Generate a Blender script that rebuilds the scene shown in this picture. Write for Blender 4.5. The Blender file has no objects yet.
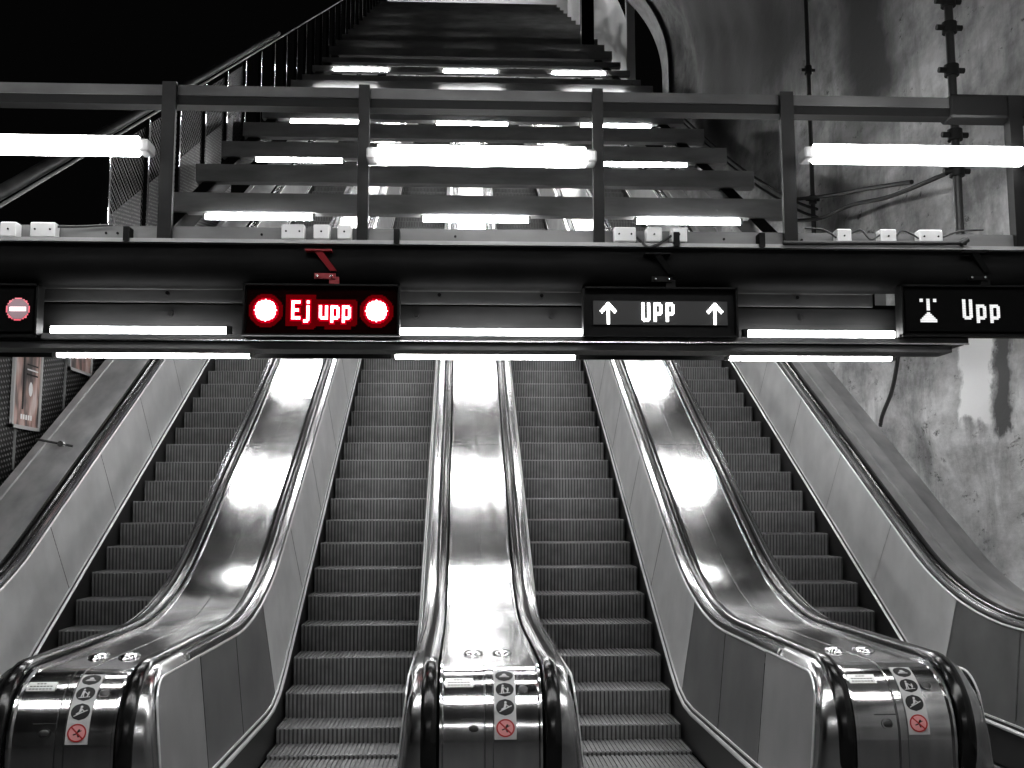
import bpy, math, random
from mathutils import Vector, noise
random.seed(7)
C = bpy.context.scene.collection
PI = math.pi
SL = math.tan(math.radians(30))
Y0 = 8.77            # where the line through the step noses meets height 0
FL = -0.2            # landing floor
def nose(y): return (y - Y0) * SL

# ------------------------------------------------------------------ materials
def mat(name, col=.5, rough=.5, metal=0.0, emit=0.0, ecol=None, spec=.5, coat=0.0):
    m = bpy.data.materials.new(name); m.use_nodes = True
    b = m.node_tree.nodes['Principled BSDF']
    c = (col, col, col) if isinstance(col, (int, float)) else col
    b.inputs['Base Color'].default_value = (*c, 1)
    b.inputs['Roughness'].default_value = rough
    b.inputs['Metallic'].default_value = metal
    b.inputs['Specular IOR Level'].default_value = spec
    b.inputs['Coat Weight'].default_value = coat
    if emit:
        e = ecol or (1, 1, 1)
        b.inputs['Emission Color'].default_value = (*e, 1)
        b.inputs['Emission Strength'].default_value = emit
    return m
def noisy(m, scale=(1, 1, 1), lo=.3, hi=.6, bump=0.0, rlo=None, rhi=None, nscale=6.0, detail=6, dist=.01):
    nt = m.node_tree; b = nt.nodes['Principled BSDF']
    tc = nt.nodes.new('ShaderNodeTexCoord'); mp = nt.nodes.new('ShaderNodeMapping')
    mp.inputs['Scale'].default_value = scale
    n = nt.nodes.new('ShaderNodeTexNoise'); n.inputs['Scale'].default_value = nscale; n.inputs['Detail'].default_value = detail
    r = nt.nodes.new('ShaderNodeValToRGB')
    r.color_ramp.elements[0].position = .3; r.color_ramp.elements[1].position = .72
    r.color_ramp.elements[0].color = (lo, lo, lo, 1); r.color_ramp.elements[1].color = (hi, hi, hi, 1)
    L = nt.links.new
    L(tc.outputs['Object'], mp.inputs[0]); L(mp.outputs[0], n.inputs['Vector'])
    L(n.outputs['Fac'], r.inputs[0]); L(r.outputs[0], b.inputs['Base Color'])
    if rlo is not None:
        q = nt.nodes.new('ShaderNodeMapRange'); q.inputs['To Min'].default_value = rlo; q.inputs['To Max'].default_value = rhi
        L(n.outputs['Fac'], q.inputs[0]); L(q.outputs[0], b.inputs['Roughness'])
    if bump:
        bp = nt.nodes.new('ShaderNodeBump'); bp.inputs['Strength'].default_value = bump; bp.inputs['Distance'].default_value = dist
        L(n.outputs['Fac'], bp.inputs['Height']); L(bp.outputs[0], b.inputs['Normal'])
    return m
M = {}
M['bright_trim'] = mat('bright_steel_trim', .85, .3, .5)
M['panel_end'] = noisy(mat('satin_panel_steel_end', .3, .4, .4), (1, 1, 1), .34, .44, 0, .34, .44, 2.5, 6)
M['deck'] = noisy(mat('brushed_steel_deck', .6, .25, 1), (2.5, .5, .5), .52, .66, .03, .11, .18, 5, 5, .003)
M['moulding'] = mat('polished_steel_moulding', .62, .18, 1)
M['newel'] = noisy(mat('polished_newel_steel', .5, .15, 1), (1, 1, 1), .40, .52, .02, .19, .26, 4, 4, .004)
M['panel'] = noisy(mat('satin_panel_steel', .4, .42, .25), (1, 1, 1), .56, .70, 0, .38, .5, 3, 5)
M['panel_dark'] = noisy(mat('satin_panel_steel_dark', .3, .4, .4), (1, 1, 1), .20, .28, 0, .34, .44, 2.5, 6)  # darker panel copy, the dark floor's reflection put into the colour
M['rubber'] = mat('black_handrail_rubber', .010, .2, 0, spec=.5)
M['skirt'] = mat('dark_skirt_metal', .09, .4, .6)
M['riser'] = noisy(mat('step_aluminium', .3, .5, .25), (1, 1, 1), .19, .29, 0, None, None, 8, 5)
M['tread'] = noisy(mat('step_tread_aluminium', .3, .5, .25), (1, 1, 1), .20, .30, 0, None, None, 20, 5)
M['groove'] = mat('shaded_step_groove', .085, .7)  # shade inside the grooves is put into the colour
M['nosing'] = mat('worn_step_edge', .27, .45, .3)
M['void'] = mat('black_gap', .004, .9)
M['beam'] = noisy(mat('grey_painted_beam', .12, .55, .1), (.25, 1, 1), .20, .34, .15, .45, .7, 6, 8, .004)
M['beam_dark'] = noisy(mat('dark_painted_steel', .03, .5, 0, spec=.15), (.4, 1, 1), .005, .012, 0, .4, .6, 5, 6)
M['recess'] = noisy(mat('grimy_recess_paint', .1, .5, .0, spec=.15), (.3, 1, 1), .006, .016, .1, .45, .65, 6, 8, .003)
M['rail'] = noisy(mat('dull_rail_paint', .1, .5, .0, spec=.2), (.4, 1, 1), .03, .065, .1, .45, .65, 6, 8, .003)
M['kick'] = noisy(mat('worn_kick_plate_paint', .2, .6, .0, spec=.2), (.4, 1, 1), .09, .17, .1, .5, .7, 5, 8, .003)
M['beam_pale'] = noisy(mat('pale_painted_channel', .3, .5, .1), (.3, 1, 1), .2, .32, .1, .45, .65, 6, 8, .003)  # pale paint for channels, trims and edges
M['pipe'] = noisy(mat('black_pipe_paint', .03, .7, .0, spec=.03), (.5, 1, 1), .006, .012, 0, .5, .6, 4, 5)
M['box'] = mat('white_plastic_box', .5, .5)
M['black'] = mat('black_housing', .004, .6, spec=.15)
M['cable'] = mat('black_cable', .02, .6)
M['tube'] = mat('lit_tube', 1, .4, emit=20)
M['tube_big'] = mat('lit_diffuser_tube', 1, .4, emit=14)
M['tube_row'] = mat('lit_ceiling_tube', 1, .4, emit=48)
M['tube_hall'] = mat('lit_hall_tube', 1, .4, emit=30)
M['tube_top'] = mat('lit_upper_hall_tube', 1, .4, emit=16)
M['lamp'] = mat('lamp_housing', .35, .5)
M['white'] = mat('white_plaster', .8, .7)
M['red_led'] = mat('red_led', .9, .5, emit=5, ecol=(1, .2, .22))
M['red_led_text'] = mat('red_led_letters', .9, .5, emit=5, ecol=(1, .2, .22))
M['white_led'] = mat('white_led', .9, .5, emit=2.0)
M['dim_led'] = mat('dim_white_led', .3, .5, emit=.42)
M['dimmer_led'] = mat('dim_pink_led', .1, .5, emit=.14, ecol=(1, .66, .76))
M['bar_led'] = mat('no_entry_bar_led', .5, .5, emit=.9, ecol=(1, .8, .82))
M['red_glow'] = mat('painted_red_glow', (.03, .0, .0), .8, spec=0, emit=.34, ecol=(1, .0, .03))
M['red_glow2'] = mat('painted_outer_red_glow', (.02, .0, .0), .8, spec=0, emit=.07, ecol=(1, .0, .03))
M['hanger_red'] = mat('painted_red_spill', (.16, .003, .008), .6)  # the sign's red light is painted into the bracket colour
M['red_rim'] = mat('painted_red_halo', .3, .5, emit=.5, ecol=(1, .02, .08))
M['face_red'] = mat('red_sign_face', (.006, .0005, .0005), .8, spec=.02)
M['face_grey'] = mat('grey_sign_face', .02, .6, emit=.012, spec=.2)
M['face_black'] = mat('black_sign_face', .003, .8, spec=.1)
M['sticker'] = mat('white_sticker', .5, .5)
M['ink'] = mat('black_sticker_ink', .01, .5)
M['red_ink'] = mat('red_sticker_ink', (.42, .03, .03), .5)
M['pink'] = mat('pink_sticker_field', (.75, .36, .36), .5)
M['glassy'] = mat('chrome_dome', .85, .04, 1)
M['mesh'] = mat('galvanised_mesh', .10, .6, .2)
M['plate'] = mat('engraved_plate', .7, .35, .8)
M['hallceil'] = mat('hall_ceiling_paint', .12, .8)
M['floor'] = noisy(mat('dark_terrazzo', .1, .35), (1, 1, 1), .05, .12, 0, .3, .45, 30, 8)

def rock(name, stain=True):
    m = bpy.data.materials.new(name); m.use_nodes = True
    nt = m.node_tree; b = nt.nodes['Principled BSDF']; L = nt.links.new
    tc = nt.nodes.new('ShaderNodeTexCoord')
    def ns(scale, sc=(1, 1, 1), det=8, rough=.6):
        mp = nt.nodes.new('ShaderNodeMapping'); mp.inputs['Scale'].default_value = sc
        n = nt.nodes.new('ShaderNodeTexNoise'); n.inputs['Scale'].default_value = scale
        n.inputs['Detail'].default_value = det; n.inputs['Roughness'].default_value = rough
        L(tc.outputs['Object'], mp.inputs[0]); L(mp.outputs[0], n.inputs['Vector']); return n
    def ramp(n, p0, p1, c0, c1):
        r = nt.nodes.new('ShaderNodeValToRGB'); e = r.color_ramp.elements
        e[0].position = p0; e[1].position = p1; e[0].color = (c0, c0, c0, 1); e[1].color = (c1, c1, c1, 1)
        L(n.outputs['Fac'], r.inputs[0]); return r
    def mul(a, c):
        x = nt.nodes.new('ShaderNodeMix'); x.data_type = 'RGBA'; x.blend_type = 'MULTIPLY'; x.inputs[0].default_value = 1
        L(a, x.inputs[6]); L(c, x.inputs[7]); return x.outputs[2]
    big = ramp(ns(.9, (1, .5, .8), 7), .36, .62, .26, .60)
    mid = ramp(ns(2.4, (1, .38, .7), 10, .7), .36, .6, .5, 1.1)
    streak = ramp(ns(2.0, (1, .75, .25), 9, .7), .36, .5, .6, 1.0)
    spots = ramp(ns(6, (1, .4, .8), 10, .8), .36, .42, .25, 1.0)
    col = mul(mul(mul(big.outputs[0], mid.outputs[0]), streak.outputs[0]), spots.outputs[0])
    # a pale plastered strip and a dark damp stain low on the wall, dark patches high on the vault
    xyz = nt.nodes.new('ShaderNodeSeparateXYZ'); L(tc.outputs['Object'], xyz.inputs[0])
    wob = ns(3.0, (1, 1, 1), 6, .6)
    def M2(op, a, c):
        x = nt.nodes.new('ShaderNodeMath'); x.operation = op
        for i, v in enumerate((a, c)):
            if v is None: continue
            if isinstance(v, (int, float)): x.inputs[i].default_value = v
            else: L(v, x.inputs[i])
        return x.outputs[0]
    wy = M2('ADD', xyz.outputs['Y'], M2('MULTIPLY', M2('SUBTRACT', wob.outputs['Fac'], .5), .5))
    wz = M2('ADD', xyz.outputs['Z'], M2('MULTIPLY', M2('SUBTRACT', wob.outputs['Fac'], .5), .5))
    def boxmask(y0, y1, z0, z1, soft=.03):
        def band(c, a, d):
            m_ = nt.nodes.new('ShaderNodeMapRange'); m_.inputs['From Min'].default_value = (d - a) / 2 + soft; m_.inputs['From Max'].default_value = (d - a) / 2 - soft
            L(M2('ABSOLUTE', M2('SUBTRACT', c, (a + d) / 2), None), m_.inputs['Value']); return m_.outputs[0]
        return M2('MULTIPLY', band(wy, y0, y1), band(wz, z0, z1))
    def over(a, mask, c):
        x = nt.nodes.new('ShaderNodeMix'); x.data_type = 'RGBA'; L(mask, x.inputs[0]); L(a, x.inputs[6]); x.inputs[7].default_value = (c, c, c, 1); return x.outputs[2]
    col = over(col, boxmask(9.0, 9.45, 2.4, 4.0), .72)
    col = over(col, boxmask(8.66, 8.93, 2.3, 4.0), .10)
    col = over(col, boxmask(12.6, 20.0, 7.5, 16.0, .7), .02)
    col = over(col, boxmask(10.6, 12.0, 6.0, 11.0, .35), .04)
    hm = nt.nodes.new('ShaderNodeMapRange'); hm.inputs['From Min'].default_value = 4.6; hm.inputs['From Max'].default_value = 8.5; hm.inputs['To Min'].default_value = 1.35; hm.inputs['To Max'].default_value = .42  # colour goes from lighter low down to darker high up
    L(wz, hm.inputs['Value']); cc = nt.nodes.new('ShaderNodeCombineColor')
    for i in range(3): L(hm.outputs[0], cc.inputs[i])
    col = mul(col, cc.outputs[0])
    g = nt.nodes.new('ShaderNodeGamma'); g.inputs[1].default_value = 1.0; L(col, g.inputs[0])
    L(g.outputs[0], b.inputs['Base Color'])
    b.inputs['Roughness'].default_value = .75
    bp = nt.nodes.new('ShaderNodeBump'); bp.inputs['Strength'].default_value = .45; bp.inputs['Distance'].default_value = .03
    L(ns(5, (1, .4, .9), 10, .7).outputs['Fac'], bp.inputs['Height']); L(bp.outputs[0], b.inputs['Normal'])
    return m
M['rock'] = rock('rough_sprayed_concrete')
def tilewall():
    m = mat('dark_relief_tile', .02, .4)
    nt = m.node_tree; b = nt.nodes['Principled BSDF']; L = nt.links.new
    tc = nt.nodes.new('ShaderNodeTexCoord'); mp = nt.nodes.new('ShaderNodeMapping')
    mp.inputs['Rotation'].default_value = (math.radians(20), 0, 0)
    br = nt.nodes.new('ShaderNodeSeparateXYZ')
    L(tc.outputs['Object'], mp.inputs[0]); L(mp.outputs[0], br.inputs[0])
    def sn(o, f):
        a = nt.nodes.new('ShaderNodeMath'); a.operation = 'MULTIPLY'; a.inputs[1].default_value = f; L(o, a.inputs[0])
        s = nt.nodes.new('ShaderNodeMath'); s.operation = 'SINE'; L(a.outputs[0], s.inputs[0]); return s.outputs[0]
    p = nt.nodes.new('ShaderNodeMath'); p.operation = 'MULTIPLY'
    L(sn(br.outputs['Y'], 62), p.inputs[0]); L(sn(br.outputs['Z'], 105), p.inputs[1])
    r = nt.nodes.new('ShaderNodeValToRGB'); e = r.color_ramp.elements
    e[0].position = .2; e[1].position = .7; e[0].color = (.006,) * 3 + (1,); e[1].color = (.26,) * 3 + (1,)
    L(p.outputs[0], r.inputs[0]); L(r.outputs[0], b.inputs['Base Color'])
    return m
M['tile'] = tilewall()
def poster_mat(seed):
    m = mat('poster_print', .5, .35)
    nt = m.node_tree; b = nt.nodes['Principled BSDF']; L = nt.links.new
    tc = nt.nodes.new('ShaderNodeTexCoord'); mp = nt.nodes.new('ShaderNodeMapping')
    mp.inputs['Scale'].default_value = (1, 3.2, 1.1); mp.inputs['Location'].default_value = (seed, 0, 0)
    n = nt.nodes.new('ShaderNodeTexNoise'); n.inputs['Scale'].default_value = 2.2; n.inputs['Detail'].default_value = 2
    r = nt.nodes.new('ShaderNodeValToRGB'); e = r.color_ramp.elements
    e[0].position = .34; e[0].color = (.05, .045, .045, 1); e[1].position = .68; e[1].color = (.62, .52, .5, 1)
    x = e.new(.46); x.color = (.2, .15, .14, 1); x = e.new(.55); x.color = (.46, .3, .26, 1)
    L(tc.outputs['Object'], mp.inputs[0]); L(mp.outputs[0], n.inputs['Vector']); L(n.outputs['Fac'], r.inputs[0]); L(r.outputs[0], b.inputs['Base Color'])
    return m
M['poster'] = poster_mat(0); M['poster2'] = poster_mat(5)

# ------------------------------------------------------------------ mesh helpers
class MB:
    def __init__(s): s.v = []; s.f = []; s.m = []
    def add(s, vs, fs, mi=0):
        o = len(s.v); s.v += [tuple(v) for v in vs]; s.f += [tuple(i + o for i in f) for f in fs]; s.m += [mi] * len(fs)
    def box(s, x0, x1, y0, y1, z0, z1, mi=0, bev=0.0):
        if bev <= 0:
            s.add([(x0, y0, z0), (x1, y0, z0), (x1, y1, z0), (x0, y1, z0), (x0, y0, z1), (x1, y0, z1), (x1, y1, z1), (x0, y1, z1)],
                  [(3, 2, 1, 0), (4, 5, 6, 7), (0, 1, 5, 4), (1, 2, 6, 5), (2, 3, 7, 6), (3, 0, 4, 7)], mi)
        else:      # chamfered box: rounded-rectangle section in XZ extruded in Y
            b = bev
            sec = [(x0 + b, z0), (x1 - b, z0), (x1, z0 + b), (x1, z1 - b), (x1 - b, z1), (x0 + b, z1), (x0, z1 - b), (x0, z0 + b)]
            ring = lambda y, k: [(min(max(x, x0 + k), x1 - k), y, min(max(z, z0 + k), z1 - k)) for x, z in sec]
            rs = [ring(y0, b), ring(y0 + b, 0), ring(y1 - b, 0), ring(y1, b)]
            vs = [p for r in rs for p in r]; fs = []
            for k in range(3):
                for i in range(8): fs.append((k * 8 + i, k * 8 + (i + 1) % 8, k * 8 + 8 + (i + 1) % 8, k * 8 + 8 + i))
            fs.append(tuple(range(7, -1, -1))); fs.append(tuple(24 + i for i in range(8)))
            s.add(vs, fs, mi)
    def tube(s, pts, r, n=10, mi=0, cap=True):
        pts = [Vector(p) for p in pts]; rings = []
        for i, p in enumerate(pts):
            d = (pts[min(i + 1, len(pts) - 1)] - pts[max(i - 1, 0)]).normalized()
            a = Vector((0, 0, 1)) if abs(d.z) < .9 else Vector((1, 0, 0))
            u = d.cross(a).normalized(); w = d.cross(u)
            rings.append([p + (u * math.cos(2 * PI * k / n) + w * math.sin(2 * PI * k / n)) * r for k in range(n)])
        fs = []
        for i in range(len(pts) - 1):
            for k in range(n): fs.append((i * n + k, i * n + (k + 1) % n, i * n + n + (k + 1) % n, i * n + n + k))
        if cap: fs += [tuple(range(n - 1, -1, -1)), tuple((len(pts) - 1) * n + k for k in range(n))]
        s.add([p for r_ in rings for p in r_], fs, mi)
    def strip(s, rows, closed=False, mi=0, flip=False):
        n = len(rows[0]); fs = []
        for i in range(len(rows) - 1):
            for k in range(n if closed else n - 1):
                q = (i * n + k, i * n + (k + 1) % n, i * n + n + (k + 1) % n, i * n + n + k)
                fs.append(q[::-1] if flip else q)
        s.add([p for r_ in rows for p in r_], fs, mi)
    def build(s, name, mats, parent=None, smooth=False, loc=None):
        me = bpy.data.meshes.new(name); me.from_pydata(s.v, [], s.f)
        for m in (mats if isinstance(mats, (list, tuple)) else [mats]): me.materials.append(m)
        me.polygons.foreach_set('material_index', s.m)
        me.validate(); me.update()
        if smooth:
            me.polygons.foreach_set('use_smooth', [True] * len(me.polygons))
            try: me.set_sharp_from_angle(angle=math.radians(35))
            except Exception: pass
        o = bpy.data.objects.new(name, me); C.objects.link(o)
        if parent: o.parent = parent
        if loc: o.location = loc
        return o
def tag(o, label, cat, group=None, kind=None):
    if label: o['label'] = label
    if cat: o['category'] = cat
    if group: o['group'] = group
    if kind: o['kind'] = kind
    return o
def empty(name, loc, label, cat, group=None):
    o = bpy.data.objects.new(name, None); C.objects.link(o); o.location = loc; o.empty_display_size = .2
    return tag(o, label, cat, group)
def struct(o): o['kind'] = 'structure'; return o
# Things hold parts given in world coordinates: shift the part's mesh to its parent's frame
def part(mb, name, mats, parent, smooth=False):
    lx, ly, lz = parent['_o'] if '_o' in parent else parent.location
    mb.v = [(x - lx, y - ly, z - lz) for x, y, z in mb.v]
    return mb.build(name, mats, parent, smooth)
def sub(mb, name, mats, parent_part, thing, smooth=False):
    lx, ly, lz = thing.location
    mb.v = [(x - lx, y - ly, z - lz) for x, y, z in mb.v]
    return mb.build(name, mats, parent_part, smooth)

# ------------------------------------------------------------------ paths in side view
ZF = .85; ZI = 1.0; YTOP = 42.5
def fillet(yi, zi, T, n=10):
    """points from the horizontal (y=yi-T) round to the 30 degree slope"""
    R = T / math.tan(math.radians(15)); out = []
    for k in range(n + 1):
        a = math.radians(30) * k / n
        out.append((yi - T + R * math.sin(a), zi + R * (1 - math.cos(a)), -math.sin(a), math.cos(a)))
    return out
def rail_path(newel=True):
    yi = Y0 + (ZF - ZI) / SL; T = .98; p = []
    p.append((YTOP, ZI + nose(YTOP), -.5, .8660254))
    y = 36
    while y > yi + T + .3: p.append((y, ZI + nose(y), -.5, .8660254)); y -= 2.5
    p += fillet(yi, ZF, T, 12)[::-1]
    p.append((6.9, ZF, 0, 1)); p.append((6.3, ZF, 0, 1))
    if newel:
        for k in range(0, 19):
            a = math.radians(90 + 10 * k)
            p.append((5.87 + .38 * math.cos(a), .47 + .38 * math.sin(a), math.cos(a), math.sin(a)))
        p.append((6.1, .09, 0, -1)); p.append((6.5, .07, 0, -1))
    else:
        p.append((4.2, ZF, 0, 1))
    return p
RP = rail_path(True); RPL = rail_path(False)
def sweep(mb, sec, path, cx=0, sx=1, closed=False, mi=0, flip=False):
    rows = [[(cx + sx * x, y + ny * n, z + nz * n) for x, n in sec] for y, z, ny, nz in path]
    mb.strip(rows, closed, mi, flip ^ (sx < 0))
def skirt_line(y):
    a = .10; yi = Y0 + (a - .14) / SL; T = .38
    if y <= yi - T: return a
    if y >= yi + T * math.cos(math.radians(30)): return .14 + nose(y)
    R = T / math.tan(math.radians(15)); d = y - (yi - T)
    return a + R - math.sqrt(max(R * R - d * d, 0))
def rail_at(y, path=RP):
    """height and normal of the rail path at y (upper side)"""
    yi = Y0 + (ZF - ZI) / SL; T = .98; R = T / math.tan(math.radians(15))
    if y < yi - T: return ZF, 0.0
    if y > yi + T * math.cos(math.radians(30)): return ZI + nose(y), math.radians(30)
    d = y - (yi - T); a = math.asin(min(d / R, .5)); return ZF + R * (1 - math.cos(a)), a
def px_at(d): return .418 + .088 * max(0, min(1, d / .83))       # slanting panel: half width grows with depth below the rail
def foot(y):
    """walk from the rail at y along its inward normal down to the skirt line"""
    z, a = rail_at(y); ny, nz = math.sin(a), -math.cos(a); lo, hi = 0, 1.3
    for _ in range(30):
        m = (lo + hi) / 2
        if z + nz * m > skirt_line(y + ny * m): lo = m
        else: hi = m
    return lo, y + ny * lo, z + nz * lo

def side_parts(thing, cx, sx, newel, ystart):
    """everything on one flank of a balustrade: handrail, mouldings, panels, skirt"""
    path = RP if newel else RPL
    m = MB(); hr = [(.274, -.012), (.276, .008), (.288, .020), (.316, .026), (.344, .020), (.356, .008), (.358, -.012), (.344, -.02), (.288, -.02)]
    sweep(m, hr, path, cx, sx, True, 0, True); part(m, 'handrail', M['rubber'], thing, True)
    m = MB()
    if newel: path2 = [q for q in path if q[0] >= 6.29 and q[3] > .5]
    else: path2 = path
    msec = [(.350, -.024), (.362, -.008), (.371, -.010), (.376, -.022), (.400, -.022), (.406, -.012), (.418, -.012), (.425, -.024), (.427, -.052), (.420, -.066)]
    sweep(m, msec, path2, cx, sx, False, 0, True)
    if newel:
        e = path2[-1]; vs = [(cx + sx * x, e[0], e[1] + n) for x, n in msec] + [(cx + sx * .350, e[0], e[1] - .066)]
        m.add(vs, [tuple(range(len(vs)))])
    part(m, 'moulding', M['moulding'], thing, True)
    # panels
    ys = [6.55, 7.55, 8.5] + [8.5 + 1.24 * k for k in range(1, 7)] + [YTOP]
    if not newel: ys = [4.2, 5.6] + ys
    for i in range(len(ys) - 1):
        m = MB(); a, b = ys[i] + .006, ys[i + 1] - .004
        n = max(2, min(14, int((b - a) / .1))); top = []; rows = []
        for k in range(n + 1):
            y = a + (b - a) * k / n; D, fy, fz = foot(y); z, an = rail_at(y); ny, nz = -math.sin(an), math.cos(an)
            row = []
            for t in (.056, .3, .6, D - .004):
                row.append((cx + sx * px_at(t), y - ny * t, z - nz * t))
            rows.append(row)
        m.strip(rows, False, 0, sx > 0)
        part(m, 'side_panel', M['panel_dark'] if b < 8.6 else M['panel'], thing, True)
    if newel:
        # end panel with a rounded upper corner
        yc, R = 6.0, .16; pts = []
        for k in range(9):
            a = math.radians(90 + 10 * k + 0); pts.append((yc - .40 + R + R * math.cos(a) , ZF - .056 - R + R * math.sin(a)))
        x0 = pts[-1][0]
        left = pts + [(x0 - .02 * math.sin(PI * t / 5), .63 - (.63 - .02) * t / 5) for t in range(1, 6)]
        m = MB(); poly = [(6.544, ZF - .056)] + left + [(6.544, .02)]
        vs = [(cx + sx * px_at(ZF - z), y, z) for y, z in poly]
        m.add(vs, [tuple(range(len(vs)))[::(1 if sx < 0 else -1)]])
        part(m, 'side_panel', M['panel_end'], thing)
        m = MB(); m.tube([(cx + sx * (px_at(ZF - z) + .004), y, z) for y, z in [(6.54, ZF - .056)] + left], .006, 6)
        part(m, 'trim_bead', M['bright_trim'], thing, True)
        # polished cap between the end panel and the newel curve
        m = MB(); rows = []
        outer = [(5.87 + .373 * math.cos(math.radians(a)), .47 + .373 * math.sin(math.radians(a))) for a in range(90, 181, 10)] + [(5.497, .47 - .1 * k) for k in range(1, 7)]
        outer[-1] = (5.497, FL); outer.insert(0, (6.299, ZF - .004))
        inner = [(6.299, ZF - .066)] + left[:]
        while len(inner) < len(outer): inner.append((left[-1][0], left[-1][1] - .22 * (len(inner) - len(left) + 1)))
        inner = inner[:len(outer)]; inner[-1] = (inner[-1][0], FL)
        for (oy, oz), (iy, iz) in zip(outer, inner):
            cyy, czz = 6.1, .35; L_ = math.hypot(oy - cyy, oz - czz) or 1; dy, dz_ = (cyy - oy) / L_, (czz - oz) / L_; b_ = px_at(ZF - oz)
            rows.append([(cx + sx * .350, oy, oz), (cx + sx * (.352 + (b_ - .352) * .45), oy + dy * .006, oz + dz_ * .006), (cx + sx * (.352 + (b_ - .352) * .8), oy + dy * .022, oz + dz_ * .022), (cx + sx * b_, oy + dy * .055, oz + dz_ * .055), (cx + sx * (px_at(ZF - iz) + .001), iy, iz)])
        m.strip(rows, False, 0, sx < 0)
        part(m, 'newel_cap', M['newel'], thing, True)
    # bead along the top edge of the panels and the double bead on the skirt
    m = MB(); P = []
    for y in [6.54 if newel else 4.2, 7.0, 7.4] + [7.6 + .2 * k for k in range(11)] + [12, 20, 30, YTOP]:
        z, an = rail_at(y); P.append((cx + sx * (px_at(.06) + .004), y + math.sin(an) * .06, z - math.cos(an) * .06))
    m.tube(P, .007, 6); part(m, 'trim_bead', M['bright_trim'], thing, True)
    m = MB(); ylist = [ystart + .25 * k for k in range(int((9.6 - ystart) / .25) + 1)] + [12, 20, 30, YTOP]
    rows = []
    for y in ylist:
        z = skirt_line(y)
        rows.append((y, z))
    for pr, mi in (([(.498, .022), (.503, .030), (.512, .028), (.514, .016)], 0), ([(.514, .016), (.517, .006), (.519, -.002)], 1), ([(.519, -.002), (.530, -.003), (.538, -.012), (.534, -.028), (.522, -.034)], 0)):
        m.strip([[(cx + sx * x, y, z + dz) for x, dz in pr] for y, z in rows], False, mi, sx > 0)
    part(m, 'skirt_moulding', [M['bright_trim'], M['skirt']], thing, True)
    m = MB(); rows = []
    for y in ylist:
        z = skirt_line(y); rows.append([(cx + sx * .516, y, z - .02), (cx + sx * .518, y, max(z - .55, FL) if y < 10 else z - .55)])
    m.strip(rows, False, 0, sx > 0); part(m, 'skirt_panel', M['skirt'], thing)

def deck_path():
    p = [q for q in RP if not (q[1] < .46 and q[0] > 5.5 and q[3] < 0.0)]
    p = [q for q in RP[:]]; out = []
    for q in p:
        out.append(q)
        if abs(q[2] + 1) < 1e-6: break
    return out + [(5.49, .2, -1, 0), (5.49, FL, -1, 0)]
DP = deck_path()
# mapping onto the curved newel front: s = distance down the path from the top of the curve
NP = []
def newel_pt(s, off):
    n0 = -.03 + off; r = .38
    if s < 0: return (5.87 - s, ZF + n0)
    L_ = r * PI / 2
    if s <= L_:
        a = PI / 2 + s / r; return (5.87 + (r + n0) * math.cos(a), .47 + (r + n0) * math.sin(a))
    return (5.49 - n0, .47 - (s - L_))
def flat_on_newel(mb, cx, polys, off, mi=0):
    """polys: list of convex polygons [(x, s)...] cut in strips so that they bend with the curved steel"""
    for poly in polys:
        vs = [(cx + x, *newel_pt(s, off)) for x, s in poly]
        mb.add(vs, [tuple(range(len(vs)))[::-1]], mi)
def disc(x, s, r, n=20, k0=0): return [(x + r * math.cos(2 * PI * k / n), s + r * math.sin(2 * PI * k / n)) for k in range(n)]
def disc_strips(x, s, r, n=10, inner=0.0):
    out = []
    for k in range(n):
        a, b = -r + 2 * r * k / n, -r + 2 * r * (k + 1) / n
        wa, wb = math.sqrt(max(r * r - a * a, 0)), math.sqrt(max(r * r - b * b, 0))
        out.append([(x - wa, s + a), (x + wa, s + a), (x + wb, s + b), (x - wb, s + b)])
    return out
def ring(x, s, r, w, n=28):
    out = []
    for k in range(n):
        a, b = 2 * PI * k / n, 2 * PI * (k + 1) / n
        out.append([(x + r * math.cos(a), s + r * math.sin(a)), (x + r * math.cos(b), s + r * math.sin(b)), (x + (r - w) * math.cos(b), s + (r - w) * math.sin(b)), (x + (r - w) * math.cos(a), s + (r - w) * math.sin(a))])
    return out
def bar(x0, s0, x1, s1, w, n=1):
    dx, ds = x1 - x0, s1 - s0; l = math.hypot(dx, ds); ux, us = -ds / l * w / 2, dx / l * w / 2
    out = []
    for k in range(n):
        a, b = k / n, (k + 1) / n
        out.append([(x0 + dx * a + ux, s0 + ds * a + us), (x0 + dx * b + ux, s0 + ds * b + us), (x0 + dx * b - ux, s0 + ds * b - us), (x0 + dx * a - ux, s0 + ds * a - us)])
    return out

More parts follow.
